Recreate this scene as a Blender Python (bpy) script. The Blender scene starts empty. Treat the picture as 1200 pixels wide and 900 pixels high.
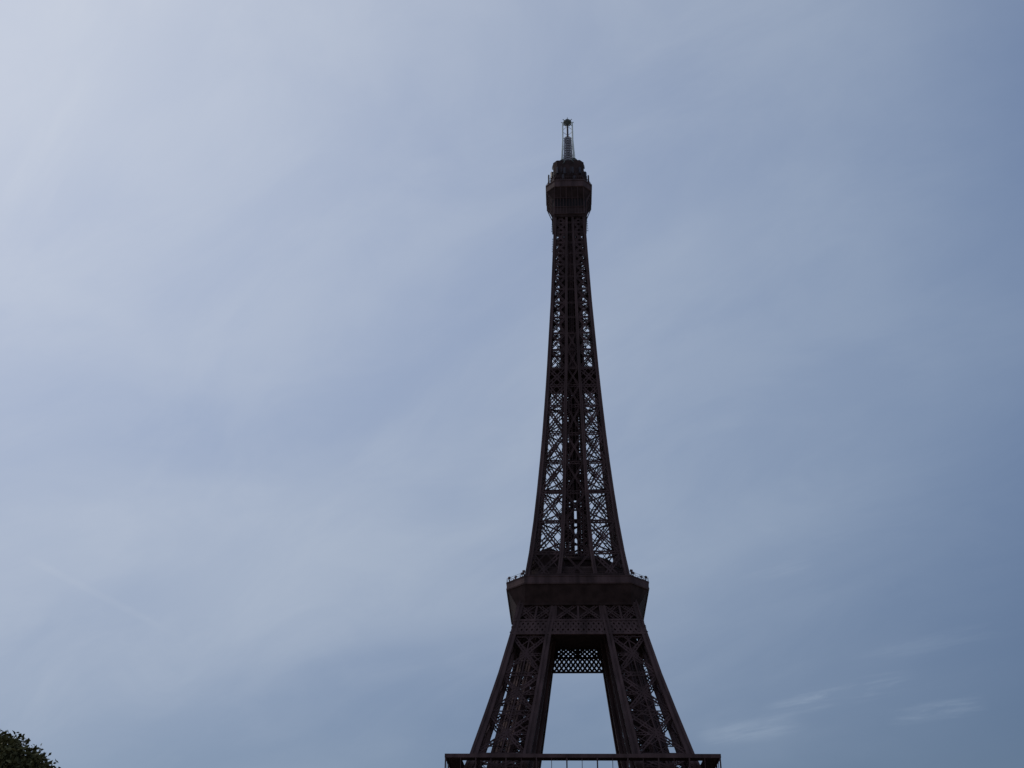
import bpy, math, random
import numpy as np
from mathutils import Vector, Matrix

random.seed(7)
S = bpy.context.scene
C = S.collection
R = math.radians

# ------------------------------------------------------------------ camera
YAW = 0.054          # heading of the camera, turned left of the tower's own +Y axis
cam_d = bpy.data.cameras.new('camera')
cam = bpy.data.objects.new('camera', cam_d)
C.objects.link(cam)
cam_d.sensor_width = 36.0
cam_d.lens = 37.84
cam_d.clip_start = 0.1
cam_d.clip_end = 20000
CAM = Vector((-3.81, -322.7, 1.7))
cam.matrix_world = (Matrix.Translation(CAM) @ Matrix.Rotation(YAW, 4, 'Z')
                    @ Matrix.Rotation(R(90 + 31.08), 4, 'X') @ Matrix.Rotation(0.0134, 4, 'Z'))
S.camera = cam

# ------------------------------------------------------------------ light
SUN_AZ = R(-62)      # compass-like, clockwise from +Y: the sun stands behind the tower, to the left
SUN_EL = R(44)
sun_vec = Vector((math.sin(SUN_AZ) * math.cos(SUN_EL), math.cos(SUN_AZ) * math.cos(SUN_EL), math.sin(SUN_EL)))
sun_d = bpy.data.lights.new('sun', 'SUN')
sun_d.energy = 0.8
sun_d.angle = R(10.0)     # veiled by the cloud sheet
sun_d.color = (1.0, 0.93, 0.84)
sun = bpy.data.objects.new('sun', sun_d)
C.objects.link(sun)
sun.rotation_euler = sun_vec.to_track_quat('Z', 'Y').to_euler()

world = bpy.data.worlds.new('World')
S.world = world
world.use_nodes = True
nt = world.node_tree
nt.nodes.clear()


def N(t, **k):
    n = nt.nodes.new(t)
    for a, b in k.items():
        setattr(n, a, b)
    return n


def L(a, b):
    nt.links.new(a, b)


def M_(op, a, b=None, c=None, clamp=False):
    n = N('ShaderNodeMath', operation=op, use_clamp=clamp)
    for i, v in enumerate((a, b, c)):
        if v is None:
            continue
        if isinstance(v, (int, float)):
            n.inputs[i].default_value = v
        else:
            L(v, n.inputs[i])
    return n.outputs[0]


def smooth(v, lo, hi):
    n = N('ShaderNodeMapRange', interpolation_type='SMOOTHSTEP')
    L(v, n.inputs['Value'])
    n.inputs['From Min'].default_value = lo
    n.inputs['From Max'].default_value = hi
    return n.outputs['Result']


sky = N('ShaderNodeTexSky', sky_type='NISHITA')
sky.sun_disc = False
sky.sun_elevation = SUN_EL
sky.sun_rotation = SUN_AZ
sky.altitude = 50
sky.air_density = 1.0
sky.dust_density = 0.25
sky.ozone_density = 1.2
tc = N('ShaderNodeTexCoord')
sep = N('ShaderNodeSeparateXYZ')
L(tc.outputs['Generated'], sep.inputs[0])
dx, dy, dz = sep.outputs
# a flat layer of high thin cloud: the view direction cut with a plane overhead
den = M_('ADD', M_('MAXIMUM', dz, 0.0), 0.32)
px, py = M_('DIVIDE', dx, den), M_('DIVIDE', dy, den)
comb = N('ShaderNodeCombineXYZ')
L(px, comb.inputs[0])
L(py, comb.inputs[1])


def noise(scale, detail, rough, rot, stretch, off, dist=0.0):
    mp = N('ShaderNodeMapping')
    L(comb.outputs[0], mp.inputs['Vector'])
    mp.inputs['Rotation'].default_value = (0, 0, R(rot))
    ms = N('ShaderNodeMapping')
    L(mp.outputs[0], ms.inputs['Vector'])
    ms.inputs['Location'].default_value = off
    ms.inputs['Scale'].default_value = stretch
    n = N('ShaderNodeTexNoise')
    L(ms.outputs[0], n.inputs['Vector'])
    n.inputs['Scale'].default_value = scale
    n.inputs['Detail'].default_value = detail
    n.inputs['Roughness'].default_value = rough
    n.inputs['Distortion'].default_value = dist
    return n.outputs['Fac']


veil = smooth(noise(1.5, 5, 0.48, 35, (0.8, 1.35, 1), (9.79, 18.77, 0), 0.5), 0.36, 0.64)
fine = smooth(noise(4.5, 10, 0.62, 38, (0.7, 1.4, 1), (0.3, 2.2, 0), 0.6), 0.36, 0.70)
streaky = smooth(noise(12.0, 10, 0.66, 26, (0.45, 2.4, 1), (9.29, 7.22, 0), 0.4), 0.42, 0.66)
edge = noise(1.3, 4, 0.5, 10, (1, 1, 1), (8.0, 3.0, 0))
ejit = M_('MULTIPLY', M_('SUBTRACT', edge, 0.5), 0.28)
sdot = N('ShaderNodeVectorMath', operation='DOT_PRODUCT')
L(tc.outputs['Generated'], sdot.inputs[0])
sdot.inputs[1].default_value = sun_vec
# thin cloud scatters the light forward, so it is brighter towards the sun
glow = M_('POWER', M_('MAXIMUM', sdot.outputs['Value'], 0.0), 2.2)
cl = N('ShaderNodeCombineXYZ')
L(M_('MULTIPLY_ADD', glow, 3.55, 2.87), cl.inputs[0])
L(M_('MULTIPLY_ADD', glow, 3.15, 3.69), cl.inputs[1])
L(M_('MULTIPLY_ADD', glow, 2.85, 4.88), cl.inputs[2])
# the sheet thins out low down and to the right
low = smooth(M_('ADD', M_('ADD', dz, ejit), M_('MULTIPLY', dx, -0.22)), 0.10, 0.42)
right = M_('SUBTRACT', 1.0, M_('MULTIPLY', smooth(M_('ADD', dx, ejit), 0.20, 0.48), 0.54))
cov = M_('MULTIPLY_ADD', veil, 0.19, 0.57)
cov = M_('MULTIPLY_ADD', smooth(glow, 0.55, 1.0), 0.16, cov)
cov = M_('MULTIPLY_ADD', M_('SUBTRACT', fine, 0.5), 0.10, cov)
cov = M_('MULTIPLY', cov, M_('MULTIPLY_ADD', low, 0.76, 0.24))
cov = M_('MULTIPLY', cov, right)


def towards(xp, yp):
    f = cam_d.lens / 36 * 1200
    return (cam.matrix_world.to_3x3() @ Vector(((xp - 600) / f, -(yp - 450) / f, -1))).normalized()


def vdot(v):
    n = N('ShaderNodeVectorMath', operation='DOT_PRODUCT')
    L(tc.outputs['Generated'], n.inputs[0])
    n.inputs[1].default_value = v
    return n.outputs['Value']


# an old vapour trail, a faint straight streak
t0, t1 = towards(40, 658), towards(190, 735)
across = M_('ABSOLUTE', vdot(t0.cross(t1).normalized()))
streak = M_('MULTIPLY', M_('SUBTRACT', 1.0, smooth(across, 0.0006, 0.0045)), smooth(vdot(((t0 + t1) / 2).normalized()), 0.9972, 0.9992))
cov = M_('MULTIPLY_ADD', streak, 0.04, cov, clamp=True)
# three small cirrus wisps low on the right
for xa, ya, xb, yb, half, amt in ((905, 826, 1060, 792, 0.014, 0.30), (825, 866, 935, 846, 0.016, 0.24), (1045, 841, 1150, 826, 0.011, 0.27), (870, 671, 950, 656, 0.010, 0.12), (1000, 770, 1190, 728, 0.012, 0.10)):
    va, vb = towards(xa, ya), towards(xb, yb)
    mid = ((va + vb) / 2).normalized()
    ang = va.angle(vb) / 2
    win = smooth(vdot(mid), math.cos(ang * 1.25), math.cos(ang * 0.3))
    off = M_('ABSOLUTE', M_('MULTIPLY_ADD', M_('SUBTRACT', fine, 0.5), 0.007, vdot(va.cross(vb).normalized())))
    band = M_('SUBTRACT', 1.0, smooth(off, 0.0005, half))
    cov = M_('MULTIPLY_ADD', M_('MULTIPLY', M_('MULTIPLY', win, band), M_('MULTIPLY_ADD', streaky, 0.9, 0.10)), amt, cov, clamp=True)
# the clear sky gets darker towards the horizon and is tinted bluer
elev_gain = M_('MULTIPLY_ADD', smooth(dz, 0.08, 0.72), 0.60, 0.40)
tint = N('ShaderNodeCombineXYZ')
L(M_('MULTIPLY', elev_gain, 0.95), tint.inputs[0])
L(M_('MULTIPLY', elev_gain, 0.98), tint.inputs[1])
L(M_('MULTIPLY', elev_gain, 1.10), tint.inputs[2])
clear = N('ShaderNodeVectorMath', operation='MULTIPLY')
L(sky.outputs[0], clear.inputs[0])
L(tint.outputs[0], clear.inputs[1])
mix = N('ShaderNodeMix', data_type='RGBA')
L(cov, mix.inputs[0])
L(clear.outputs[0], mix.inputs[6])
L(cl.outputs[0], mix.inputs[7])
bg = N('ShaderNodeBackground')
L(mix.outputs[2], bg.inputs['Color'])
bg.inputs['Strength'].default_value = 0.10
wo_ = N('ShaderNodeOutputWorld')
L(bg.outputs[0], wo_.inputs['Surface'])

S.view_settings.view_transform = 'Standard'
S.view_settings.look = 'None'
S.view_settings.gamma = 1.0
S.view_settings.use_curve_mapping = False
S.view_settings.exposure = 0.0
S.cycles.pixel_filter_type = 'BLACKMAN_HARRIS'
S.cycles.filter_width = 1.5
S.cycles.max_bounces = 6


# ------------------------------------------------------------------ materials
def material(name, col, rough=0.6, var=0.25, scale=1.5, metallic=0.0, streak=False, spec=0.15):
    m = bpy.data.materials.new(name)
    m.use_nodes = True
    t = m.node_tree
    b = t.nodes['Principled BSDF']
    b.inputs['Roughness'].default_value = rough
    b.inputs['Metallic'].default_value = metallic
    b.inputs['Specular IOR Level'].default_value = spec
    tcn = t.nodes.new('ShaderNodeTexCoord')
    mp = t.nodes.new('ShaderNodeMapping')
    mp.inputs['Scale'].default_value = (1, 1, 0.15) if streak else (1, 1, 1)
    t.links.new(tcn.outputs['Object'], mp.inputs['Vector'])
    n = t.nodes.new('ShaderNodeTexNoise')
    n.inputs['Scale'].default_value = scale
    n.inputs['Detail'].default_value = 5
    t.links.new(mp.outputs[0], n.inputs['Vector'])
    r = t.nodes.new('ShaderNodeValToRGB')
    r.color_ramp.elements[0].position = 0.3
    r.color_ramp.elements[1].position = 0.7
    r.color_ramp.elements[0].color = (*[c * (1 - var) for c in col], 1)
    r.color_ramp.elements[1].color = (*[min(1, c * (1 + var)) for c in col], 1)
    t.links.new(n.outputs['Fac'], r.inputs['Fac'])
    t.links.new(r.outputs['Color'], b.inputs['Base Color'])
    return m


IRON = material('brown_iron_paint', (0.078, 0.045, 0.046), 0.8, 0.45, 0.35, streak=True)
IRON_P = material('brown_iron_plate', (0.086, 0.050, 0.050), 0.75, 0.4, 0.5, streak=True)
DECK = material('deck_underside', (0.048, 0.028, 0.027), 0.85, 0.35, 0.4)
GLASSY = material('dark_window_glass', (0.016, 0.011, 0.012), 0.75, 0.2, 0.3)
PALE = material('pale_aerial_paint', (0.72, 0.75, 0.72), 0.5, 0.1, 2)
STEEL = material('grey_aerial_steel', (0.055, 0.045, 0.055), 0.5, 0.25, 2)
GREEN = material('greenish_aerial_casing', (0.12, 0.13, 0.125), 0.55, 0.25, 1)
MAST = material('weathered_mast_paint', (0.30, 0.28, 0.30), 0.5, 0.3, 1)
STONE = material('masonry', (0.34, 0.30, 0.25), 0.85, 0.2, 0.6)
BARK = material('bark', (0.07, 0.05, 0.035), 0.9, 0.35, 4, streak=True)


def leaf_material():
    m = material('leaf', (0.11, 0.098, 0.04), 0.8, 0.45, 0.9)
    return m


LEAF = leaf_material()


# ------------------------------------------------------------------ mesh helpers
class MB:
    def __init__(s):
        s.v, s.f = [], []

    def add(s, verts, faces):
        o = len(s.v)
        s.v.extend([tuple(v) for v in verts])
        s.f.extend([tuple(i + o for i in f) for f in faces])

    def bar(s, p, q, w, d=None, ref=(0, 0, 1)):
        p, q = Vector(p), Vector(q)
        a = q - p
        if a.length < 1e-6:
            return
        a.normalize()
        r = Vector(ref)
        if abs(a.dot(r.normalized())) > 0.98:
            r = Vector((1, 0, 0)) if abs(a.x) < 0.9 else Vector((0, 1, 0))
        u = a.cross(r).normalized()          # in-plane, across the bar
        n = u.cross(a).normalized()          # along ref
        d = w if d is None else d
        u, n = u * w / 2, n * d / 2
        vs = [p - u - n, p + u - n, p + u + n, p - u + n, q - u - n, q + u - n, q + u + n, q - u + n]
        s.add(vs, [(0, 3, 2, 1), (4, 5, 6, 7), (0, 1, 5, 4), (1, 2, 6, 5), (2, 3, 7, 6), (3, 0, 4, 7)])

    def box(s, x0, x1, y0, y1, z0, z1):
        vs = [(x0, y0, z0), (x1, y0, z0), (x1, y1, z0), (x0, y1, z0), (x0, y0, z1), (x1, y0, z1), (x1, y1, z1), (x0, y1, z1)]
        s.add(vs, [(0, 3, 2, 1), (4, 5, 6, 7), (0, 1, 5, 4), (1, 2, 6, 5), (2, 3, 7, 6), (3, 0, 4, 7)])

    def girder(s, p, q, width, ref, t=0.16, step=None, d=0.2):
        """flat lattice girder: two chords and zigzag lacing between them"""
        p, q = Vector(p), Vector(q)
        a = (q - p)
        ln = a.length
        a.normalize()
        u = a.cross(Vector(ref)).normalized() * (width / 2)
        s.bar(p - u, q - u, t, d, ref)
        s.bar(p + u, q + u, t, d, ref)
        step = step or width * 1.1
        k = max(2, int(ln / step))
        for i in range(k):
            s0, s1 = p + a * ln * i / k, p + a * ln * (i + 1) / k
            sg = 1 if i % 2 else -1
            s.bar(s0 + u * sg, s1 - u * sg, t * 0.75, d * 0.6, ref)

    def pillar(s, path, size, edge=0.34, pitch=0.9, core=0.78):
        """square box girder along path(h)->(x,y); corner angles plus lacing on its four sides"""
        hs, pos = path
        for i in range(len(hs) - 1):
            h0, h1 = hs[i], hs[i + 1]
            (x0, y0), (x1, y1) = pos[i], pos[i + 1]
            s0, s1 = size(h0), size(h1)
            e = edge * (s0 + s1) / 2
            c = [(-1, -1), (1, -1), (1, 1), (-1, 1)]
            P0 = [Vector((x0 + a * (s0 - e) / 2, y0 + b * (s0 - e) / 2, h0)) for a, b in c]
            P1 = [Vector((x1 + a * (s1 - e) / 2, y1 + b * (s1 - e) / 2, h1)) for a, b in c]
            for k in range(4):
                s.bar(P0[k], P1[k] + (P1[k] - P0[k]).normalized() * 0.02, e, e, (0, 1, 0))
            if core:
                k0, k1 = s0 * core / 2, s1 * core / 2
                s.loft([[(x0 + a * k0, y0 + b * k0, h0) for a, b in c], [(x1 + a * k1, y1 + b * k1, h1) for a, b in c]])
            n = max(1, int((h1 - h0) / (s0 * pitch)))
            for k in range(4):
                k2 = (k + 1) % 4
                nrm = Vector((c[k][0] + c[k2][0], c[k][1] + c[k2][1], 0))
                for j in range(n):
                    t0, t1 = j / n, (j + 1) / n
                    a0 = P0[k].lerp(P1[k], t0); a1 = P0[k2].lerp(P1[k2], t1)
                    b0 = P0[k2].lerp(P1[k2], t0); b1 = P0[k].lerp(P1[k], t1)
                    s.bar(a0, a1, 0.12, 0.08, nrm) if j % 2 else s.bar(b0, b1, 0.12, 0.08, nrm)
                    s.bar(a0, b0, 0.22, 0.1, nrm)

    def loft(s, rings, cap0=True, cap1=True):
        n = len(rings[0])
        vs = [v for r in rings for v in r]
        fs = []
        for i in range(len(rings) - 1):
            for k in range(n):
                k2 = (k + 1) % n
                fs.append((i * n + k, i * n + k2, (i + 1) * n + k2, (i + 1) * n + k))
        if cap0:
            fs.append(tuple(reversed(range(n))))
        if cap1:
            fs.append(tuple((len(rings) - 1) * n + k for k in range(n)))
        s.add(vs, fs)

    def tube(s, p, q, r0, r1=None, n=8):
        p, q = Vector(p), Vector(q)
        r1 = r0 if r1 is None else r1
        a = (q - p).normalized()
        u = a.orthogonal().normalized()
        w = a.cross(u)
        ring = lambda c, r: [c + (u * math.cos(2 * math.pi * k / n) + w * math.sin(2 * math.pi * k / n)) * r for k in range(n)]
        s.loft([ring(p, r0), ring(q, r1)])

    def mesh(s, name, mat):
        me = bpy.data.meshes.new(name)
        me.from_pydata(s.v, [], s.f)
        me.materials.append(mat)
        me.update()
        return me

    def build(s, name, mat, parent=None):
        o = bpy.data.objects.new(name, s.mesh(name, mat))
        C.objects.link(o)
        o.parent = parent
        return o


def empty(name, loc, label, cat, group=None, rz=0.0):
    o = bpy.data.objects.new(name, None)
    C.objects.link(o)
    o.location = loc
    o.rotation_euler = (0, 0, rz)
    o['label'] = label
    o['category'] = cat
    if group:
        o['group'] = group
    return o


def tag(o, label, cat, group=None):
    o['label'] = label
    o['category'] = cat
    if group:
        o['group'] = group
    return o


def turned(src, k, parent):
    """a copy of a part turned by k quarter turns about the tower's axis"""
    o = src.copy()
    C.objects.link(o)
    o.parent = parent
    o.rotation_euler = (0, 0, k * math.pi / 2)
    return o


def octa(w, c, h):
    return [(-c, -w, h), (c, -w, h), (w, -c, h), (w, c, h), (c, w, h), (-c, w, h), (-w, c, h), (-w, -c, h)]


def sq(w, h):
    return [(-w, -w, h), (w, -w, h), (w, w, h), (-w, w, h)]


# ------------------------------------------------------------------ ground
def ground_material():
    m = bpy.data.materials.new('gravel_and_lawn')
    m.use_nodes = True
    t = m.node_tree
    b = t.nodes['Principled BSDF']
    b.inputs['Roughness'].default_value = 0.95
    tcn = t.nodes.new('ShaderNodeTexCoord')
    n = t.nodes.new('ShaderNodeTexNoise')
    n.inputs['Scale'].default_value = 0.6
    n.inputs['Detail'].default_value = 9
    t.links.new(tcn.outputs['Object'], n.inputs['Vector'])
    r = t.nodes.new('ShaderNodeValToRGB')
    r.color_ramp.elements[0].color = (0.13, 0.115, 0.09, 1)
    r.color_ramp.elements[1].color = (0.22, 0.19, 0.15, 1)
    t.links.new(n.outputs['Fac'], r.inputs['Fac'])
    t.links.new(r.outputs['Color'], b.inputs['Base Color'])
    return m


g = MB()
G = 9000
g.add([(-G, -G, 0), (G, -G, 0), (G, G, 0), (-G, G, 0)], [(0, 1, 2, 3)])
go = g.build('ground', ground_material())
go['kind'] = 'structure'

# ------------------------------------------------------------------ the tower
WO_H = [0, 57.6, 64.6, 85.2, 103.8, 112, 120.8, 129.5, 141.5, 157, 175, 194, 227.5, 265, 300]
WO_W = [62.4, 32.1, 29.6, 23.55, 18.95, 17.1, 15.45, 14.35, 12.95, 11.55, 10.2, 9.05, 7.35, 5.9, 5.5]
WI_H = [0, 57.6, 64, 77, 88, 101, 110.5, 121, 130, 151, 175, 196, 265, 300]
WI_W = [37.4, 15.0, 13.5, 11.4, 9.7, 7.8, 6.1, 4.6, 3.8, 3.0, 2.4, 1.8, 0.75, 0.7]
wo = lambda h: float(np.interp(h, WO_H, WO_W))
wi = lambda h: float(np.interp(h, WI_H, WI_W))

tower = empty('iron_tower', (0, 0, 0), 'tall dark brown iron lattice tower tapering to a mast, standing against the sky', 'tower')

# ---- four legs, ground to second floor
leg_size = lambda h: float(np.interp(h, [0, 57, 64, 116], [3.2, 2.3, 2.1, 1.6]))
LEG_H = [0.0, 14, 28, 42, 57.6, 64.6, 76.5, 88, 100, 108, 116]


def leg_xy(kx, ky, h):
    s = leg_size(h)
    a = (wo(h) - s / 2) if kx else (wi(h) + s / 2)
    b = (wo(h) - s / 2) if ky else (wi(h) + s / 2)
    return (-a, -b)


leg_parts = []
br = MB()
for ka, kb, nrm in (((1, 1), (0, 1), (0, -1, 0.25)), ((1, 0), (0, 0), (0, 1, 0.0)), ((1, 1), (1, 0), (-1, 0, 0.25)), ((0, 1), (0, 0), (1, 0, 0))):
    P = lambda k, h: Vector((*leg_xy(k[0], k[1], h), h))
    for i in range(len(LEG_H) - 1):
        h0, h1 = LEG_H[i], LEG_H[i + 1]
        gw = 1.3 if h0 < 57 else 0.75
        a0, a1, b0, b1 = P(ka, h0), P(ka, h1), P(kb, h0), P(kb, h1)
        br.girder(a0, b0, 1.0, nrm, 0.26, 1.1, 0.3)
        br.girder(a0, b1, gw, nrm, 0.36, 1.0, 0.25)
        br.girder(b0, a1, gw, nrm, 0.36, 1.0, 0.25)
        inner_face = (ka, kb) in (((1, 0), (0, 0)), ((0, 1), (0, 0)))
        if h0 >= 57:
            m = (h0 + h1) / 2
            am, bm = P(ka, m), P(kb, m)
            if inner_face or ka[1] == kb[1]:
                br.girder(am if inner_face else am.lerp(bm, 1 / 3), bm, 0.7, nrm, 0.2, 0.8, 0.25)
            rows, cols = 4, 3
            G_ = lambda r_, c_: a0.lerp(a1, r_ / rows).lerp(b0.lerp(b1, r_ / rows), c_ / cols)
            for r_ in range(rows):
                for c_ in range(cols):
                    if not inner_face and (c_ == 0 or ka[1] != kb[1] or (r_ * 3 + c_ * 2 + i * 5) % 4 == 1):
                        continue
                    if inner_face and (r_ * 5 + c_ * 3 + i * 7) % 5 in (0, 2):
                        continue
                    wd = 0.2 + 0.12 * ((r_ * 7 + c_ * 5 + i * 3) % 4) / 3
                    br.bar(G_(r_, c_), G_(r_ + 1, c_ + 1), wd, 0.2, nrm)
                    br.bar(G_(r_, c_ + 1), G_(r_ + 1, c_), wd, 0.2, nrm)
            cm = (am + bm) / 2
            br.bar((a0 + b0) / 2, cm, 0.35, 0.3, nrm)
            br.bar(cm, (a1 + b1) / 2, 0.35, 0.3, nrm)
# stair flights and lift rails climbing inside the leg
tr = MB()
for h0, h1 in zip(LEG_H[:-1], LEG_H[1:]):
    c0, c1 = (wo(h0) + wi(h0)) / 2, (wo(h1) + wi(h1)) / 2
    p, q = Vector((-c0, -c0, h0)), Vector((-c1, -c1, h1))
    for ox, oy in ((-1.8, 1.8), (1.8, -1.8), (-1.0, 1.0), (1.0, -1.0)):
        o = Vector((ox, oy, 0))
        tr.bar(p + o, q + o, 0.75, 1.3, (1, 1, 0))
    n = max(2, int((h1 - h0) / 1.5))
    for j in range(n):
        c = p.lerp(q, j / n)
        tr.bar(c + Vector((-1.9, 1.9, 0)), c + Vector((1.9, -1.9, 0)), 0.3, 0.3, (0, 0, 1))
        d = p.lerp(q, (j + 0.9) / n)
        sgn = 1 if j % 2 else -1
        tr.bar(c + Vector((3 + 1.5 * sgn, 3, 0)), d + Vector((3 - 1.5 * sgn, 3, 0)), 1.1, 0.25, (0, 0, 1))
rs = random.Random(21)
st = MB()
last = None
for h in np.arange(6, 112, 0.75):
    w = (wo(h) - wi(h)) / 2 - 1.6
    c = (wo(h) + wi(h)) / 2
    b = Vector((-c + rs.uniform(-.4, 1) * w, -c + rs.uniform(-.4, 1) * w, h + rs.uniform(-.6, .6)))
    if last:
        st.bar(last, b, rs.uniform(.3, .9), 0.2, (0, 0, 1))
    last = b
leg0 = br.build('leg', IRON, tower)
sub = []
for kx in (0, 1):
    for ky in (0, 1):
        m = MB()
        m.pillar((LEG_H, [leg_xy(kx, ky, h) for h in LEG_H]), leg_size, 0.36, 0.8)
        sub.append(m.build('pillar', IRON_P, leg0))
        x, y = leg_xy(kx, ky, 0)
        m = MB()
        m.loft([sq(4.2, -0.5), sq(4.2, 1.0), sq(3.6, 1.3), sq(2.6, 4.2), sq(2.3, 4.4)])
        pd = m.build('pedestal', STONE, leg0)
        pd.location = (x, y, 0)
        sub.append(pd)
sub.append(tr.build('lift_track', IRON, leg0))
sub.append(st.build('stair_run', IRON, leg0))
for sx, sy in ((-1, 1), (-1, -1), (1, -1)):
    lg = turned(leg0, 0, tower)
    lg.scale = (sx, sy, 1)          # mirrored for the other corners
    for s_ in sub:
        c = s_.copy()
        C.objects.link(c)
        c.parent = lg

# ---- arches between the legs, under the first floor
m = MB()
n = 28
for i in range(n):
    t0, t1 = math.pi * i / n, math.pi * (i + 1) / n
    f = lambda t, r, hh: Vector((-r * math.cos(t), -wo(10 + hh * math.sin(t)) - 0.3, 10 + hh * math.sin(t)))
    a0, a1, b0, b1 = f(t0, 37, 38), f(t1, 37, 38), f(t0, 41, 42.5), f(t1, 41, 42.5)
    m.bar(a0, a1, 0.7, 0.9, (0, 1, 0)); m.bar(b0, b1, 0.7, 0.9, (0, 1, 0))
    m.bar(a0, b0, 0.3, 0.4, (0, 1, 0)); m.bar(a0, b1, 0.3, 0.4, (0, 1, 0)); m.bar(b0, a1, 0.3, 0.4, (0, 1, 0))
arch = m.build('arch', IRON, tower)
for k in (1, 2, 3):
    turned(arch, k, tower)

# ---- first floor: deck with open middle, canopy roof on thin columns
F1 = 35.5
m = MB()
for k in range(4):
    w0, w1 = F1 - 0.2, 14.0
    q = Matrix.Rotation(k * math.pi / 2, 3, 'Z')
    ring = lambda h: [q @ Vector(v) for v in ((-w0, -w0, h), (w0, -w0, h), (w1, -w1, h), (-w1, -w1, h))]
    m.loft([ring(56.6), ring(57.6)])
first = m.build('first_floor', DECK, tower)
m = MB()
for k in range(4):
    q = Matrix.Rotation(k * math.pi / 2, 3, 'Z')
    w0, w1 = F1, F1 - 4.2
    # fascia outside, thin roof sheet sloping gently inward
    A = [(-w0, -w0, 62.55), (w0, -w0, 62.55), (w0, -w0, 63.5), (-w0, -w0, 63.5)]
    B = [(-w0 + .35, -w0 + .35, 62.55), (w0 - .35, -w0 + .35, 62.55), (w0 - .35, -w0 + .35, 63.5), (-w0 + .35, -w0 + .35, 63.5)]
    m.add([q @ Vector(v) for v in A + B], [(0, 1, 2, 3), (7, 6, 5, 4), (0, 4, 5, 1), (3, 2, 6, 7), (0, 3, 7, 4), (1, 5, 6, 2)])
roof_f = m.build('canopy_fascia', IRON_P, first)
m = MB()
for k in range(4):
    q = Matrix.Rotation(k * math.pi / 2, 3, 'Z')
    w0, w1 = F1 - 0.3, F1 - 4.2
    T = [(-w0, -w0, 63.0), (w0, -w0, 63.0), (w1, -w1, 62.9), (-w1, -w1, 62.9)]
    m.loft([[q @ (Vector(v) - Vector((0, 0, 0.25))) for v in T], [q @ Vector(v) for v in T]])
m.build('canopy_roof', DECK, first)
m = MB()
for k in range(4):
    q = Matrix.Rotation(k * math.pi / 2, 3, 'Z')
    for z, t in ((58.75, 0.12), (58.2, 0.06)):
        m.bar(q @ Vector((-F1 + .1, -F1 + .1, z)), q @ Vector((F1 - .1, -F1 + .1, z)), t, t, (0, 0, 1))
    for i in range(72):
        x = -F1 + 0.5 + i * (2 * F1 - 1) / 71
        m.bar(q @ Vector((x, -F1 + .1, 57.55)), q @ Vector((x, -F1 + .1, 58.7)), 0.05, 0.05)
m.build('balustrade', IRON, first)
m = MB()
for k in range(4):
    q = Matrix.Rotation(k * math.pi / 2, 3, 'Z')
    for i in range(36):
        x0, x1 = -F1 + 2 * F1 * i / 36, -F1 + 2 * F1 * (i + 1) / 36
        y = -F1 + 0.5
        m.bar(q @ Vector((x0, y, 51.5)), q @ Vector((x1, y, 56.5)), 0.2, 0.2, (0, 1, 0))
        m.bar(q @ Vector((x1, y, 51.5)), q @ Vector((x0, y, 56.5)), 0.2, 0.2, (0, 1, 0))
        m.bar(q @ Vector((x0, y, 51.4)), q @ Vector((x0, y, 56.6)), 0.25, 0.25, (0, 1, 0))
    m.bar(q @ Vector((-F1, -F1 + .5, 51.3)), q @ Vector((F1, -F1 + .5, 51.3)), 0.5, 0.5)
m.build('lattice_frieze', IRON, first)
m = MB(); m.box(-0.075, 0.075, -0.075, 0.075, 57.55, 62.6)
me_thin = m.mesh('column', IRON)
m = MB(); m.box(-0.17, 0.17, -0.17, 0.17, 57.55, 62.6)
me_thick = m.mesh('column', IRON)
PITCH = 2 * (F1 - 0.25) / 18
for k in range(4):
    q = Matrix.Rotation(k * math.pi / 2, 3, 'Z')
    for i in range(18):
        o = bpy.data.objects.new('column', me_thick if i % 2 == 0 else me_thin)
        C.objects.link(o)
        o.parent = first
        o.location = q @ Vector((-F1 + 0.25 + i * PITCH, -F1 + 0.25, 0))

# ---- second floor
W2, C2 = 21.2, 15.7
m = MB()
m.loft([octa(17.9, 15.6, 109.6), octa(18.1, 15.6, 110.2), octa(W2 - 0.25, C2 - 0.1, 115.0), octa(W2 - 0.25, C2 - .1, 116.9)])
m.loft([octa(16.9, 14.9, 106.9), octa(16.7, 14.8, 109.7)])
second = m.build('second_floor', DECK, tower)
m = MB()
m.loft([octa(W2, C2, 114.9), octa(W2 + .12, C2 + .05, 115.25), octa(W2 + .12, C2 + .05, 115.5), octa(W2, C2, 115.6),
        octa(W2, C2, 117.1), octa(W2 + .15, C2 + .06, 117.2), octa(W2 + .15, C2 + .06, 117.42),
        octa(W2 - .2, C2 - .1, 117.42), octa(W2 - .2, C2 - .1, 114.9)], False, False)
m.f += [tuple(8 * 8 + k for k in ((i + 1) % 8, i)) + (i, (i + 1) % 8) for i in range(8)]
m.build('parapet', IRON_P, second)
m = MB()
oc = [Vector(v) for v in octa(W2 - 0.05, C2 - 0.02, 117.4)]
for k in range(8):
    a, b = oc[k], oc[(k + 1) % 8]
    ln = (b - a).length
    nn = int(ln / 1.6)
    for i in range(nn):
        p = a.lerp(b, i / nn)
        m.bar(p, p + Vector((0, 0, 1.25)), 0.07, 0.07)
    for z in (0.6, 1.25):
        m.bar(a + Vector((0, 0, z)), b + Vector((0, 0, z)), 0.06, 0.06)
m.build('safety_fence', IRON, second)
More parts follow.
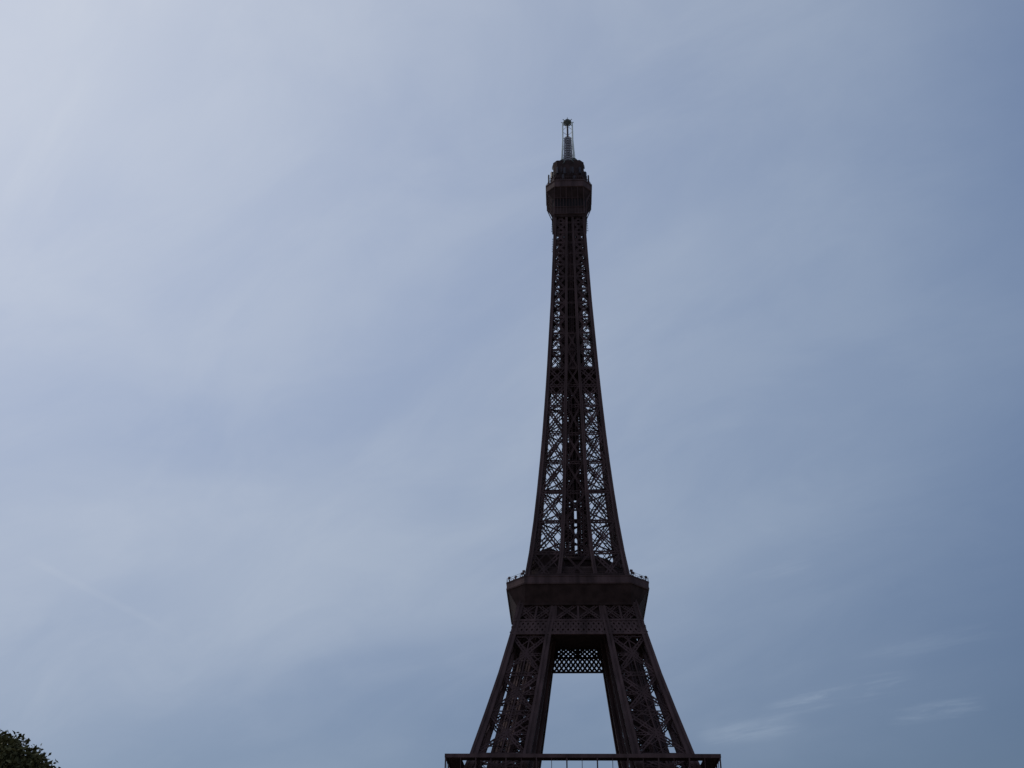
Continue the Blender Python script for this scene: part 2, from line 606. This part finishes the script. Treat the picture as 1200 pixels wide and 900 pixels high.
# belt girder of small diamonds, the panel row of large crosses above it, posts and consoles: one set a side
m = MB()
zz = lambda x, h, d=0.0: Vector((x, -wo(h) + 0.25 + d, h))
for h, t in ((100.45, 0.6), (104.75, 0.6)):
    m.bar(zz(-wo(h) + .1, h), zz(wo(h) - .1, h), t, 0.5, (0, -1, 0.2))
nb = 26
for i in range(nb):
    for r_ in range(2):
        h0, h1 = 100.7 + r_ * 1.9, 102.6 + r_ * 1.9
        f0, f1 = -1 + 2 * i / nb, -1 + 2 * (i + 1) / nb
        m.bar(zz(f0 * wo(h0), h0), zz(f1 * wo(h1), h1), 0.64, 0.2, (0, -1, .2))
        m.bar(zz(f1 * wo(h0), h0), zz(f0 * wo(h1), h1), 0.64, 0.2, (0, -1, .2))
m.bar(zz(-wo(102.6), 102.6), zz(wo(102.6), 102.6), 0.16, 0.2, (0, -1, .2))
belt = m.build('belt_girder', IRON_P, second)
m = MB()
ha, hb = 105.05, 110.2
xs = [-1, -0.68, -0.36, 0, 0.36, 0.68, 1]
for i in range(6):
    a0, a1 = zz(xs[i] * wo(ha), ha), zz(xs[i] * wo(hb), hb)
    b0, b1 = zz(xs[i + 1] * wo(ha), ha), zz(xs[i + 1] * wo(hb), hb)
    m.girder(a0, b1, 0.75, (0, -1, .2), 0.26, 0.7)
    m.girder(b0, a1, 0.75, (0, -1, .2), 0.26, 0.7)
    m.bar(a0, a1, 0.55, 0.3, (0, -1, .2))
m.bar(zz(-wo(hb), hb), zz(wo(hb), hb), 0.5, 0.4, (0, -1, .2))
panel = m.build('panel_row', IRON_P, second)
for k in (1, 2, 3):
    for p in (belt, panel):
        turned(p, k, second)
m = MB()
for i in range(14):
    for r_ in range(2):
        x0, x1 = -10.5 + 1.5 * i, -9 + 1.5 * i
        z0, z1 = 104.2 + 1.4 * r_, 105.6 + 1.4 * r_
        m.bar((x0, -17.0, z0), (x1, -17.0, z1), 0.6, 0.2, (0, 1, 0)); m.bar((x1, -17.0, z0), (x0, -17.0, z1), 0.6, 0.2, (0, 1, 0))
m.bar((-10.5, -17, 104.1), (10.5, -17, 104.1), 0.4, 0.3)
inner = m.build('inner_lattice', IRON, second)
for k in (1, 2, 3):
    turned(inner, k, second)
m = MB()
m.bar((0, 0, 0), (0, 0, 1.5), 0.22, 0.22)
m.box(-0.45, 0.45, -0.35, 0.25, 1.4, 2.1)
m.bar((-.45, -.4, 1.3), (.45, -.4, 1.3), 0.15, 0.3)
me_lamp = m.mesh('floodlight', IRON)
for kx in (-1, 1):
    for ky in (-1, 1):
        for f_, zs in ((0.03, 1.0), (0.13, 0.75), (0.57 + 0.06 * kx, 0.6), (0.86 - 0.05 * ky, 0.85)):
            p = Vector((C2, W2 - .35, 0)).lerp(Vector((W2 - .35, C2, 0)), f_)
            o = bpy.data.objects.new('floodlight', me_lamp)
            C.objects.link(o)
            o.parent = second
            o.location = (kx * p.x, ky * p.y, 117.2)
            o.scale = (0.8, 0.8, zs)
            o.rotation_euler = (0, 0, math.atan2(kx * p.x, -ky * p.y))
# upper storey of the second floor, inside the shaft's corner pillars
m = MB()
m.loft([octa(16.6, 13.2, 119.0), octa(16.6, 13.2, 119.9)])
m.loft([octa(14.0, 11.8, 119.9), octa(14.0, 11.8, 122.6), octa(13.2, 11.0, 123.4)])
m.loft([octa(15.0, 12.5, 116.3), octa(15.0, 12.5, 119.0)])
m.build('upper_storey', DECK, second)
m = MB()
ring = lambda y, w: [(-8.6 + 5.2 * math.cos(a) * w, y, 123.2 + 7.0 * math.sin(a) * w) for a in [math.pi * k / 12 for k in range(13)]]
m.loft([ring(-11.6, 0.92), ring(-11.3, 1.0), ring(2, 1.0)])
m.build('barrel_roof', DECK, second)
m = MB()
m.loft([[(4.5, y, 122.5), (13.6, y, 122.5), (13.4, y, 123.6), (9.5, y, 126.4), (4.5, y, 128.2)] for y in (-11.2, 1.5)])
m.build('pitched_roof', DECK, second)
m = MB()
m.loft([octa(6.0, 4.6, 122.5), octa(6.0, 4.6, 128.0), octa(6.6, 5.0, 128.2), octa(6.6, 5.0, 128.8), octa(5.5, 4.0, 129.8)])
m.build('lift_lobby', DECK, second)

# ---- the shaft above the second floor
SP_H = [116, 127.5, 138.5, 149, 160, 171, 182, 190.2, 197.5, 205.3, 212.5, 219.5, 226, 232.2, 238, 243.6, 249, 254.2, 259.2, 264, 268]
cs = lambda h: float(np.interp(h, [116, 194, 268], [1.45, 1.15, 0.95]))
isz = lambda h: float(np.interp(h, [116, 194, 268], [1.2, 0.95, 0.75]))
m = MB()
for i in range(len(SP_H) - 1):
    h0, h1 = SP_H[i], SP_H[i + 1]
    nrm = (0, -1, 0.1)
    y = lambda h: -wo(h) + cs(h) / 2
    for sx in (-1, 1):
        A = lambda h: Vector((sx * (wo(h) - cs(h) * 0.6), y(h), h))
        B = lambda h: Vector((sx * (wi(h) + isz(h) * 0.6), y(h), h))
        gw = 0.95 if h0 < 195 else 0.58
        tt = 0.38 if h0 < 195 else 0.27
        m.girder(A(h0), B(h0), gw * 0.8, nrm, 0.36, 1.2, 0.25)
        if True:
            m.girder(A(h0), B(h1), gw, nrm, tt, 1.4, 0.25)
            m.girder(B(h0), A(h1), gw, nrm, tt, 1.4, 0.25)
        hm = (h0 + h1) / 2
        if h0 < 195 or h0 > 240:
            m.bar(A(hm), (A(h0) + B(h0)) / 2, 0.2, 0.2, nrm); m.bar(A(hm), (A(h1) + B(h1)) / 2, 0.2, 0.2, nrm)
            m.bar(B(hm), (A(h0) + B(h0)) / 2, 0.2, 0.2, nrm); m.bar(B(hm), (A(h1) + B(h1)) / 2, 0.2, 0.2, nrm)
    m.girder(Vector((-wi(h0), y(h0), h0)), Vector((wi(h0), y(h0), h0)), gw, nrm, 0.16)
    hm = (h0 + h1) / 2
    if wi(h0) > 1.6:
        m.girder(Vector((-wi(h0), y(h0), h0)), Vector((wi(h1), y(h1), h1)), 0.4, nrm, 0.14)
        m.girder(Vector((wi(h0), y(h0), h0)), Vector((-wi(h1), y(h1), h1)), 0.4, nrm, 0.14)
face = m.build('face_bracing', IRON)
m = MB()
m.pillar((SP_H, [(-wo(h) + cs(h) / 2, -wo(h) + cs(h) / 2) for h in SP_H]), cs, 0.4, 1.0)
cpil = m.build('corner_pillar', IRON_P)
m = MB()
m.pillar((SP_H, [(-wi(h) - isz(h) / 2, -wo(h) + isz(h) / 2) for h in SP_H]), isz, 0.38, 1.0)
ip1 = m.build('inner_pillar', IRON_P)
m = MB()
m.pillar((SP_H, [(wi(h) + isz(h) / 2, -wo(h) + isz(h) / 2) for h in SP_H]), isz, 0.38, 1.0)
ip2 = m.build('inner_pillar', IRON_P)
# lift shaft in the middle: the shaft part itself
m = MB()
hs = list(np.arange(116, 268, 2.0))
for j, (h0, h1) in enumerate(zip(hs[:-1], hs[1:])):
    for k in range(4):
        q = Matrix.Rotation(k * math.pi / 2, 3, 'Z')
        v = lambda x, y, z: q @ Vector((x, y, z))
        w = 3.7 if h0 > 150 else 3.9
        if wo(h0) < w + 2.2:
            w = wo(h0) - 2.2
        m.bar(v(-w, -w, h0), v(-w, -w, h1), 0.6, 0.6)
        for sx in (-1, 1):
            for x in (0.62, 1.5, 2.45):
                m.bar(v(sx * x, -w, h0), v(sx * x, -w, h1), 0.5, 0.4)
            a_, b_ = (0.72, w) if (j + k) % 2 else (w, 0.72)
            m.bar(v(sx * a_, -w, h0), v(sx * b_, -w, h1), 0.42, 0.3, (0, 1, 0))
            m.bar(v(sx * 0.72, -w, h0), v(sx * w, -w, h0), 0.5, 0.3)
        if h0 <= 196 and j % 3 == 0:
            m.bar(v(-0.7, -w, h0 + .3), v(0.7, -w, h0 + .3), 0.9, 0.3)
        if h0 > 196:
            m.bar(v(-0.72, -w, h0), v(0.72, -w, h1), 0.5, 0.3, (0, 1, 0))
            m.bar(v(0, -w - .3, h0), v(0, -w - .3, h1), 0.5, 0.3, (0, 1, 0))
    # stair flight winding round the middle
    q = Matrix.Rotation(j * math.pi / 2, 3, 'Z')
    m.bar(q @ Vector((-1.7, -1.9, h0)), q @ Vector((1.7, -1.9, h1)), 1.2, 0.25, (0, 0, 1))
# solid sheets among the lift guides, added to darken the core
for sx in (-1, 1):
    for x0, x1, yy in ((0.55, 1.7, -0.6), (2.0, 3.3, 0.4)):
        m.box(min(sx * x0, sx * x1), max(sx * x0, sx * x1), yy - .15, yy + .15, 128, 192)
m.box(-0.56, 0.56, 0.9, 1.2, 152, 192)
m.box(-0.56, 0.56, 0.9, 1.2, 128, 133)
m.box(-2.1, 2.1, -0.2, 0.2, 200, 266)
for sx in (-1, 1):
    m.box(min(sx * 2.4, sx * 3.7), max(sx * 2.4, sx * 3.7), -0.9, -0.6, 200, 266)
shaft = m.build('shaft', IRON, tower)
for p in (face, cpil, ip1, ip2):
    p.parent = shaft
    for k in (1, 2, 3):
        turned(p, k, shaft)
m = MB()
for i, h in enumerate(SP_H[1:-1]):
    w = wo(h) - 1.0
    for a, b in (((-w, -w), (w, w)), ((-w, w), (w, -w))):
        m.girder(Vector((*a, h)), Vector((*b, h)), 0.5, (0, 0, 1), 0.16)
m.build('floor_bracing', IRON, shaft)

# ---- intermediate service platform
m = MB()
w = wo(197) - 1.0
m.loft([sq(w, 196.9), sq(w, 197.35)])
midp = m.build('service_platform', DECK, tower)
m = MB()
for k in range(4):
    q = Matrix.Rotation(k * math.pi / 2, 3, 'Z')
    v = lambda x, z: q @ Vector((x, -w + 0.15, z))
    for i in range(14):
        x0 = -w + 2 * w * i / 14
        m.bar(v(x0, 197.3), v(x0, 198.5), 0.12, 0.12)
    m.bar(v(-w, 198.5), v(w, 198.5), 0.14, 0.14)
    m.bar(v(-w, 197.9), v(w, 197.9), 0.1, 0.1)
m.build('railing', IRON, midp)
m = MB()
m.loft([sq(4.6, 197.35), sq(4.6, 200.2), sq(3.8, 200.7)])
m.build('machine_room', DECK, midp)

# ---- top cabin
m = MB()
m.loft([octa(6.0, 5.6, 266.5), octa(6.35, 5.7, 267.5), octa(6.35, 5.7, 275.5), octa(8.5, 5.4, 279.4), octa(8.5, 5.4, 281)])
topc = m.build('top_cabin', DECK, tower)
m = MB()
m.loft([octa(8.5, 5.4, 279.1), octa(8.75, 5.5, 279.3), octa(8.75, 5.5, 281.9), octa(8.95, 5.6, 282.0), octa(8.95, 5.6, 282.5), octa(7.4, 4.9, 283.0)])
m.build('upper_gallery', IRON_P, topc)
m = MB()
for k in range(4):
    q = Matrix.Rotation(k * math.pi / 2, 3, 'Z')
    for i in range(11):
        x = -5.6 + 1.12 * i
        m.bar(q @ Vector((x, -6.45, 267.5)), q @ Vector((x, -6.45, 275.5)), 0.4 if i in (0, 10) else 0.2, 0.16, (0, 1, 0))
        if i % 2 == 0:
            m.bar(q @ Vector((x, -6.5, 273.8)), q @ Vector((x * .97, -8.5, 279.3)), 0.22, 0.3, (1, 0, 0))
    for z, t in ((267.6, 0.4), (271.0, 0.3), (275.4, 0.35)):
        m.bar(q @ Vector((-5.7, -6.46, z)), q @ Vector((5.7, -6.46, z)), t, 0.2)
m.build('window_frame', IRON_P, topc)
m = MB()
m.loft([octa(6.40, 5.72, 271.4), octa(6.40, 5.72, 275.0)])
m.build('window_band', GLASSY, topc)
m = MB()
m.loft([octa(6.5, 4.6, 283.0), octa(6.5, 4.6, 285.2), octa(7.0, 5.0, 285.4), octa(7.0, 5.0, 286.2), octa(6.3, 4.6, 286.5), octa(6.3, 4.6, 290.2),
        octa(6.0, 4.5, 290.4), octa(6.0, 4.5, 295.0), octa(5.4, 4.1, 295.3)])
m.build('equipment_storey', DECK, topc)
m = MB()
oc = [Vector(v) for v in octa(7.1, 4.9, 286.2)]
for k in range(8):
    a, b = oc[k], oc[(k + 1) % 8]
    n = 6 if k % 2 == 0 else 4
    for i in range(n):
        p = a.lerp(b, i / n)
        m.bar(p, p + Vector((0, 0, 1.3)), 0.1, 0.1)
    m.bar(a + Vector((0, 0, 1.3)), b + Vector((0, 0, 1.3)), 0.1, 0.1)
m.build('railing', STEEL, topc)
m = MB()
o0, o1 = [Vector(v) for v in octa(8.85, 5.5, 282.5)], [Vector(v) for v in octa(7.9, 5.1, 284.9)]
for k in range(8):
    k2 = (k + 1) % 8
    n = 14 if k % 2 == 0 else 6
    for i in range(n):
        m.bar(o0[k].lerp(o0[k2], i / n), o1[k].lerp(o1[k2], i / n), 0.09, 0.09)
    for f_ in (0.5, 1.0):
        m.bar(o0[k].lerp(o1[k], f_), o0[k2].lerp(o1[k2], f_), 0.1, 0.1)
m.build('safety_cage', IRON, topc)
# whip, panel and dish aerials round the top
rnd = random.Random(3)
m_panel = MB(); m_panel.box(-0.42, 0.42, -0.25, 0.25, 0, 3.0); m_panel.bar((0, .2, 1.3), (0, 1.2, 1.3), 0.12, 0.12)
me_panel = m_panel.mesh('panel_aerial', STEEL)
m_dish = MB()
rings = []
for j in range(5):
    r_, y_ = 1.25 * j / 4 + 0.02, -0.05 - 0.35 * (j / 4) ** 2
    rings.append([(r_ * math.cos(2 * math.pi * k / 14), y_, r_ * math.sin(2 * math.pi * k / 14)) for k in range(14)])
for j in range(5):
    r_, y_ = 1.25 * (4 - j) / 4 + 0.02, 0.03 - 0.35 * ((4 - j) / 4) ** 2
    rings.append([(r_ * math.cos(2 * math.pi * k / 14), y_, r_ * math.sin(2 * math.pi * k / 14)) for k in range(14)])
m_dish.loft(rings)
m_dish.bar((0, 0, 0), (0, 0.7, 0), 0.2, 0.2)
me_dish = m_dish.mesh('dish_aerial', GREEN)
m_whip = MB(); m_whip.tube((0, 0, 0), (0, 0, 3.4), 0.11, 0.08, 6)
for z in (1.0, 1.6, 2.2):
    m_whip.bar((-0.7, 0, z), (0.7, 0, z), 0.12, 0.12)
me_whip = m_whip.mesh('whip_aerial', STEEL)


def place(name, me, loc, rz, par):
    o = bpy.data.objects.new(name, me)
    C.objects.link(o)
    o.parent = par
    o.location = loc
    o.rotation_euler = (0, 0, rz)
    return o


for k in range(16):
    a = 2 * math.pi * (k + 0.5) / 16
    r_ = 7.95
    place('panel_aerial', me_panel, (r_ * math.sin(a), -r_ * math.cos(a), 286.6 + rnd.uniform(-.6, 2.2)), a, topc)
for k in range(14):
    a = 2 * math.pi * (k + 0.2) / 14
    r_ = 8.1
    place('whip_aerial', me_whip, (r_ * math.sin(a), -r_ * math.cos(a), 284.5 + rnd.uniform(0, 3)), a, topc)
for k in range(8):
    a = 2 * math.pi * (k + 0.5) / 8
    r_ = 6.1
    place('dish_aerial', me_dish, (r_ * math.sin(a), -r_ * math.cos(a), 294.6 + rnd.uniform(-.3, .5)), a, topc)
for k in range(12):
    a = 2 * math.pi * (k + 0.5) / 12
    place('panel_aerial', me_panel, (8.3 * math.sin(a), -8.3 * math.cos(a), 282.4 + rnd.uniform(-.5, .4)), a, topc)
# stub aerials down the corners under the cabin
m = MB()
for sx in (-1, 1):
    for sy in (-1, 1):
        for i in range(6):
            h = 259.5 + i * 1.15
            w = wo(h)
            m.bar((sx * w, sy * w, h), (sx * (w + 0.75), sy * w, h), 0.1, 0.1)
            m.bar((sx * (w + .7), sy * w, h - .35), (sx * (w + .7), sy * w, h + .35), 0.14, 0.14)
m.build('stub_aerials', STEEL, topc)

# ---- mast
m = MB()
prof = [(295.4, 2.1), (299, 1.75), (303, 1.45), (311.0, 1.25), (312.6, 0.55)]
for (h0, a), (h1, b) in zip(prof[:-1], prof[1:]):
    n = max(1, int((h1 - h0) / 1.2))
    for k in range(4):
        q = Matrix.Rotation(k * math.pi / 2, 3, 'Z')
        for j in range(n):
            z0, z1 = h0 + (h1 - h0) * j / n, h0 + (h1 - h0) * (j + 1) / n
            u0, u1 = a + (b - a) * j / n, a + (b - a) * (j + 1) / n
            m.bar(q @ Vector((-u0, -u0, z0)), q @ Vector((-u1, -u1, z1)), 0.45, 0.45)
            m.bar(q @ Vector((-u0, -u0, z0)), q @ Vector((u1, -u1, z1)), 0.28, 0.15, (0, 1, 0))
            m.bar(q @ Vector((u0, -u0, z0)), q @ Vector((-u1, -u1, z1)), 0.28, 0.15, (0, 1, 0))
m.loft([sq(1.7, 295.0), sq(1.05, 303), sq(0.9, 311.0), sq(.4, 312.5)])
mast = m.build('mast', MAST, tower)
m = MB()
m.tube((0, 0, 311), (0, 0, 321), 0.42, 0.34, 10)
m.build('pole', STEEL, mast)
m = MB()
m.loft([octa(.45, .22, 319.6), octa(1.2, .55, 320.3), octa(1.6, .75, 320.6), octa(1.6, .75, 321.3), octa(1.0, .5, 322.1), octa(.35, .18, 322.9)])
m.tube((0, 0, 322.8), (0, 0, 324.2), 0.12, 0.06, 6)
for k in range(8):
    a = math.pi * k / 4
    m.bar((0, 0, 321.0), (2.6 * math.cos(a), 2.6 * math.sin(a), 321.2), 0.2, 0.2)
m.build('aerial_head', GREEN, mast)
for k in range(4):
    a = math.pi * k / 2 + math.pi / 4
    c, s_ = math.cos(a) * 1.414, math.sin(a) * 1.414
    m = MB()
    m.tube((2.75 * c, 2.75 * s_, 295.2), (2.0 * c, 2.0 * s_, 309.5), 0.3, 0.28, 6)
    m.tube((2.0 * c, 2.0 * s_, 309.5), (1.95 * c, 1.95 * s_, 319.3), 0.28, 0.28, 6)
    for h in (300, 305, 309.5, 314, 319):
        m.bar((2.1 * c, 2.1 * s_, h), (0.4 * c, 0.4 * s_, h), 0.14, 0.14)
    m.build('stay_rod', PALE, mast)


# ------------------------------------------------------------------ people on the second floor
def person_mesh(pose):
    """one continuous skinned figure, 1.72 m tall"""
    arm = 0.12 * pose
    j = {'pel': (0, 0, .95), 'bel': (0, 0, 1.1), 'che': (0, 0, 1.33), 'nec': (0, 0, 1.47), 'hd1': (0, -.02, 1.55), 'hd2': (0, -.02, 1.70),
         'shl': (-.19, 0, 1.38), 'ell': (-.26, -.05 - arm, 1.12), 'wrl': (-.24, -.2 - arm, .98 + 2 * arm), 'hal': (-.23, -.27 - arm, .96 + 2 * arm),
         'shr': (.19, 0, 1.38), 'elr': (.26, -.02, 1.12), 'wrr': (.25, -.1, .88), 'har': (.25, -.13, .79),
         'hil': (-.1, 0, .9), 'knl': (-.11, -.02, .5), 'anl': (-.11, .02, .08), 'tol': (-.12, -.16, .04),
         'hir': (.1, 0, .9), 'knr': (.11, -.03, .5), 'anr': (.12, .0, .08), 'tor': (.13, -.18, .04)}
    rad = dict(pel=.15, bel=.14, che=.16, nec=.06, hd1=.085, hd2=.09, shl=.075, ell=.05, wrl=.035, hal=.035, shr=.075, elr=.05, wrr=.035, har=.035,
               hil=.1, knl=.065, anl=.045, tol=.035, hir=.1, knr=.065, anr=.045, tor=.035)
    ed = ['pel bel', 'bel che', 'che nec', 'nec hd1', 'hd1 hd2', 'che shl', 'shl ell', 'ell wrl', 'wrl hal', 'che shr', 'shr elr', 'elr wrr', 'wrr har',
          'pel hil', 'hil knl', 'knl anl', 'anl tol', 'pel hir', 'hir knr', 'knr anr', 'anr tor']
    ks = list(j)
    me = bpy.data.meshes.new('person_skeleton')
    me.from_pydata([j[k] for k in ks], [tuple(ks.index(x) for x in e.split()) for e in ed], [])
    o = bpy.data.objects.new('person_skeleton', me)
    C.objects.link(o)
    md = o.modifiers.new('skin', 'SKIN')
    for i, k in enumerate(ks):
        me.skin_vertices[0].data[i].radius = (rad[k], rad[k])
    me.skin_vertices[0].data[0].use_root = True
    o.modifiers.new('sub', 'SUBSURF').levels = 1
    dg = bpy.context.evaluated_depsgraph_get()
    out = bpy.data.meshes.new_from_object(o.evaluated_get(dg))
    bpy.data.objects.remove(o)
    return out


cloth = [material('dark_blue_clothing', (0.03, 0.04, 0.09), 0.9, .2, 6), material('dark_red_clothing', (0.10, 0.025, 0.03), 0.9, .2, 6),
         material('black_clothing', (0.02, 0.02, 0.022), 0.9, .2, 6)]
bodies = []
for p_ in (0, 1):
    for c_ in cloth:
        me = person_mesh(p_)
        me.materials.clear()
        me.materials.append(c_)
        me.name = 'person'
        bodies.append(me)
crowd = [(-20.3, -14.9), (-19.2, -16.0), (-18.6, -16.7), (-16.9, -18.3), (-15.7, -19.6), (15.8, -19.4), (16.4, -18.9), (18.0, -17.2), (19.6, -15.6), (20.2, -15.0)]
for i, (x, y) in enumerate(crowd):
    o = bpy.data.objects.new('person', bodies[(i * 5) % 6])
    C.objects.link(o)
    o.location = (x, y, 116.9)
    o.rotation_euler = (0, 0, math.atan2(x, -y) + random.uniform(-.5, .5))
    tag(o, 'tiny dark figure standing at the %s corner of the second floor parapet' % ('left' if x < 0 else 'right'), 'person', 'people at the %s corner of the second floor' % ('left' if x < 0 else 'right'))
    o.scale = (1, 1, 1)


# ------------------------------------------------------------------ tree at the lower left
def ray(xp, yp, dist):
    f = cam_d.lens / 36 * 1200
    d = cam.matrix_world.to_3x3() @ Vector(((xp - 600) / f, -(yp - 450) / f, -1))
    d.normalize()
    return CAM + d * (dist / math.hypot(d.x, d.y))


def tree(base, h, crown, seed):
    rn = random.Random(seed)
    t = empty('broadleaf_tree', base, 'dark leafy tree whose crown rises at the lower left of the tower', 'tree')
    m = MB()
    top = Vector((0, 0, h * 0.62))
    prev, r = Vector((0, 0, -0.2)), 0.38
    n = 7
    for i in range(n):
        q = Vector((rn.uniform(-.12, .12), rn.uniform(-.12, .12), (i + 1) * top.z / n))
        m.tube(prev, q, r, r * 0.88, 10)
        prev, r = q, r * 0.88
    limbs = []
    for c, cr in crown:
        s0 = Vector((0, 0, rn.uniform(.3, .6) * h))
        mid = s0.lerp(c, .55) + Vector((0, 0, -.3))
        m.tube(s0, mid, 0.15, 0.09, 7); m.tube(mid, c, 0.09, 0.03, 7)
        for _ in range(7):
            d = Vector((rn.gauss(0, 1), rn.gauss(0, 1), rn.gauss(0, 1))).normalized()
            m.tube(c.lerp(mid, rn.random() * .5), c + d * cr * .9, 0.04, 0.012, 5)
    m.build('trunk', BARK, t)
    L_ = MB()
    for c, cr in crown:
        # leaf clumps spread through the volume, denser near the outside
        for _ in range(int(120 * cr * cr)):
            d = Vector((rn.gauss(0, 1), rn.gauss(0, 1), rn.gauss(0, 1))).normalized()
            cc = c + Vector((d.x, d.y, d.z * .85)) * cr * min(1.0, (rn.random() ** .45) * 1.02)
            for _k in range(rn.randint(6, 15)):
                p = cc + Vector((rn.gauss(0, .14), rn.gauss(0, .14), rn.gauss(0, .11)))
                s = rn.uniform(.07, .15)
                nrm = Vector((rn.gauss(0, .6), rn.gauss(0, .6), rn.gauss(.5, .5))).normalized()
                u = nrm.orthogonal().normalized()
                u = (Matrix.Rotation(rn.random() * 6.28, 3, nrm) @ u) * s
                w = nrm.cross(u) * .7
                L_.add([p - u, p + w * .8 - u * .1 + nrm * s * .15, p + u * 1.1, p - w * .8 - u * .1 + nrm * s * .15], [(0, 1, 2, 3)])
    L_.build('crown', LEAF, t)
    return t


TD = 52.0
b = ray(-95, 930, TD)
base = Vector((b.x, b.y, 0))
crown = []
for xp, yp, dd, cr in ((-30, 918, 0, 2.6), (-110, 880, 1.5, 3.0), (20, 938, 0.6, 2.2), (14, 893, .3, 1.45), (38, 915, -.4, 1.35), (-14, 894, -1.0, 1.55), (58, 934, .2, 1.35), (52, 975, -.8, 2.0), (-60, 990, -2.6, 2.8),
                       (-190, 930, 0, 3.0), (-120, 960, 3, 3.0), (-230, 990, 1, 2.6), (-20, 1000, 2.5, 2.6)):
    c = ray(xp - 5, yp + 4, TD + dd)
    crown.append((c - base, cr))
hh = max(c.z + r for c, r in crown)
tree(base, hh, crown, 11)
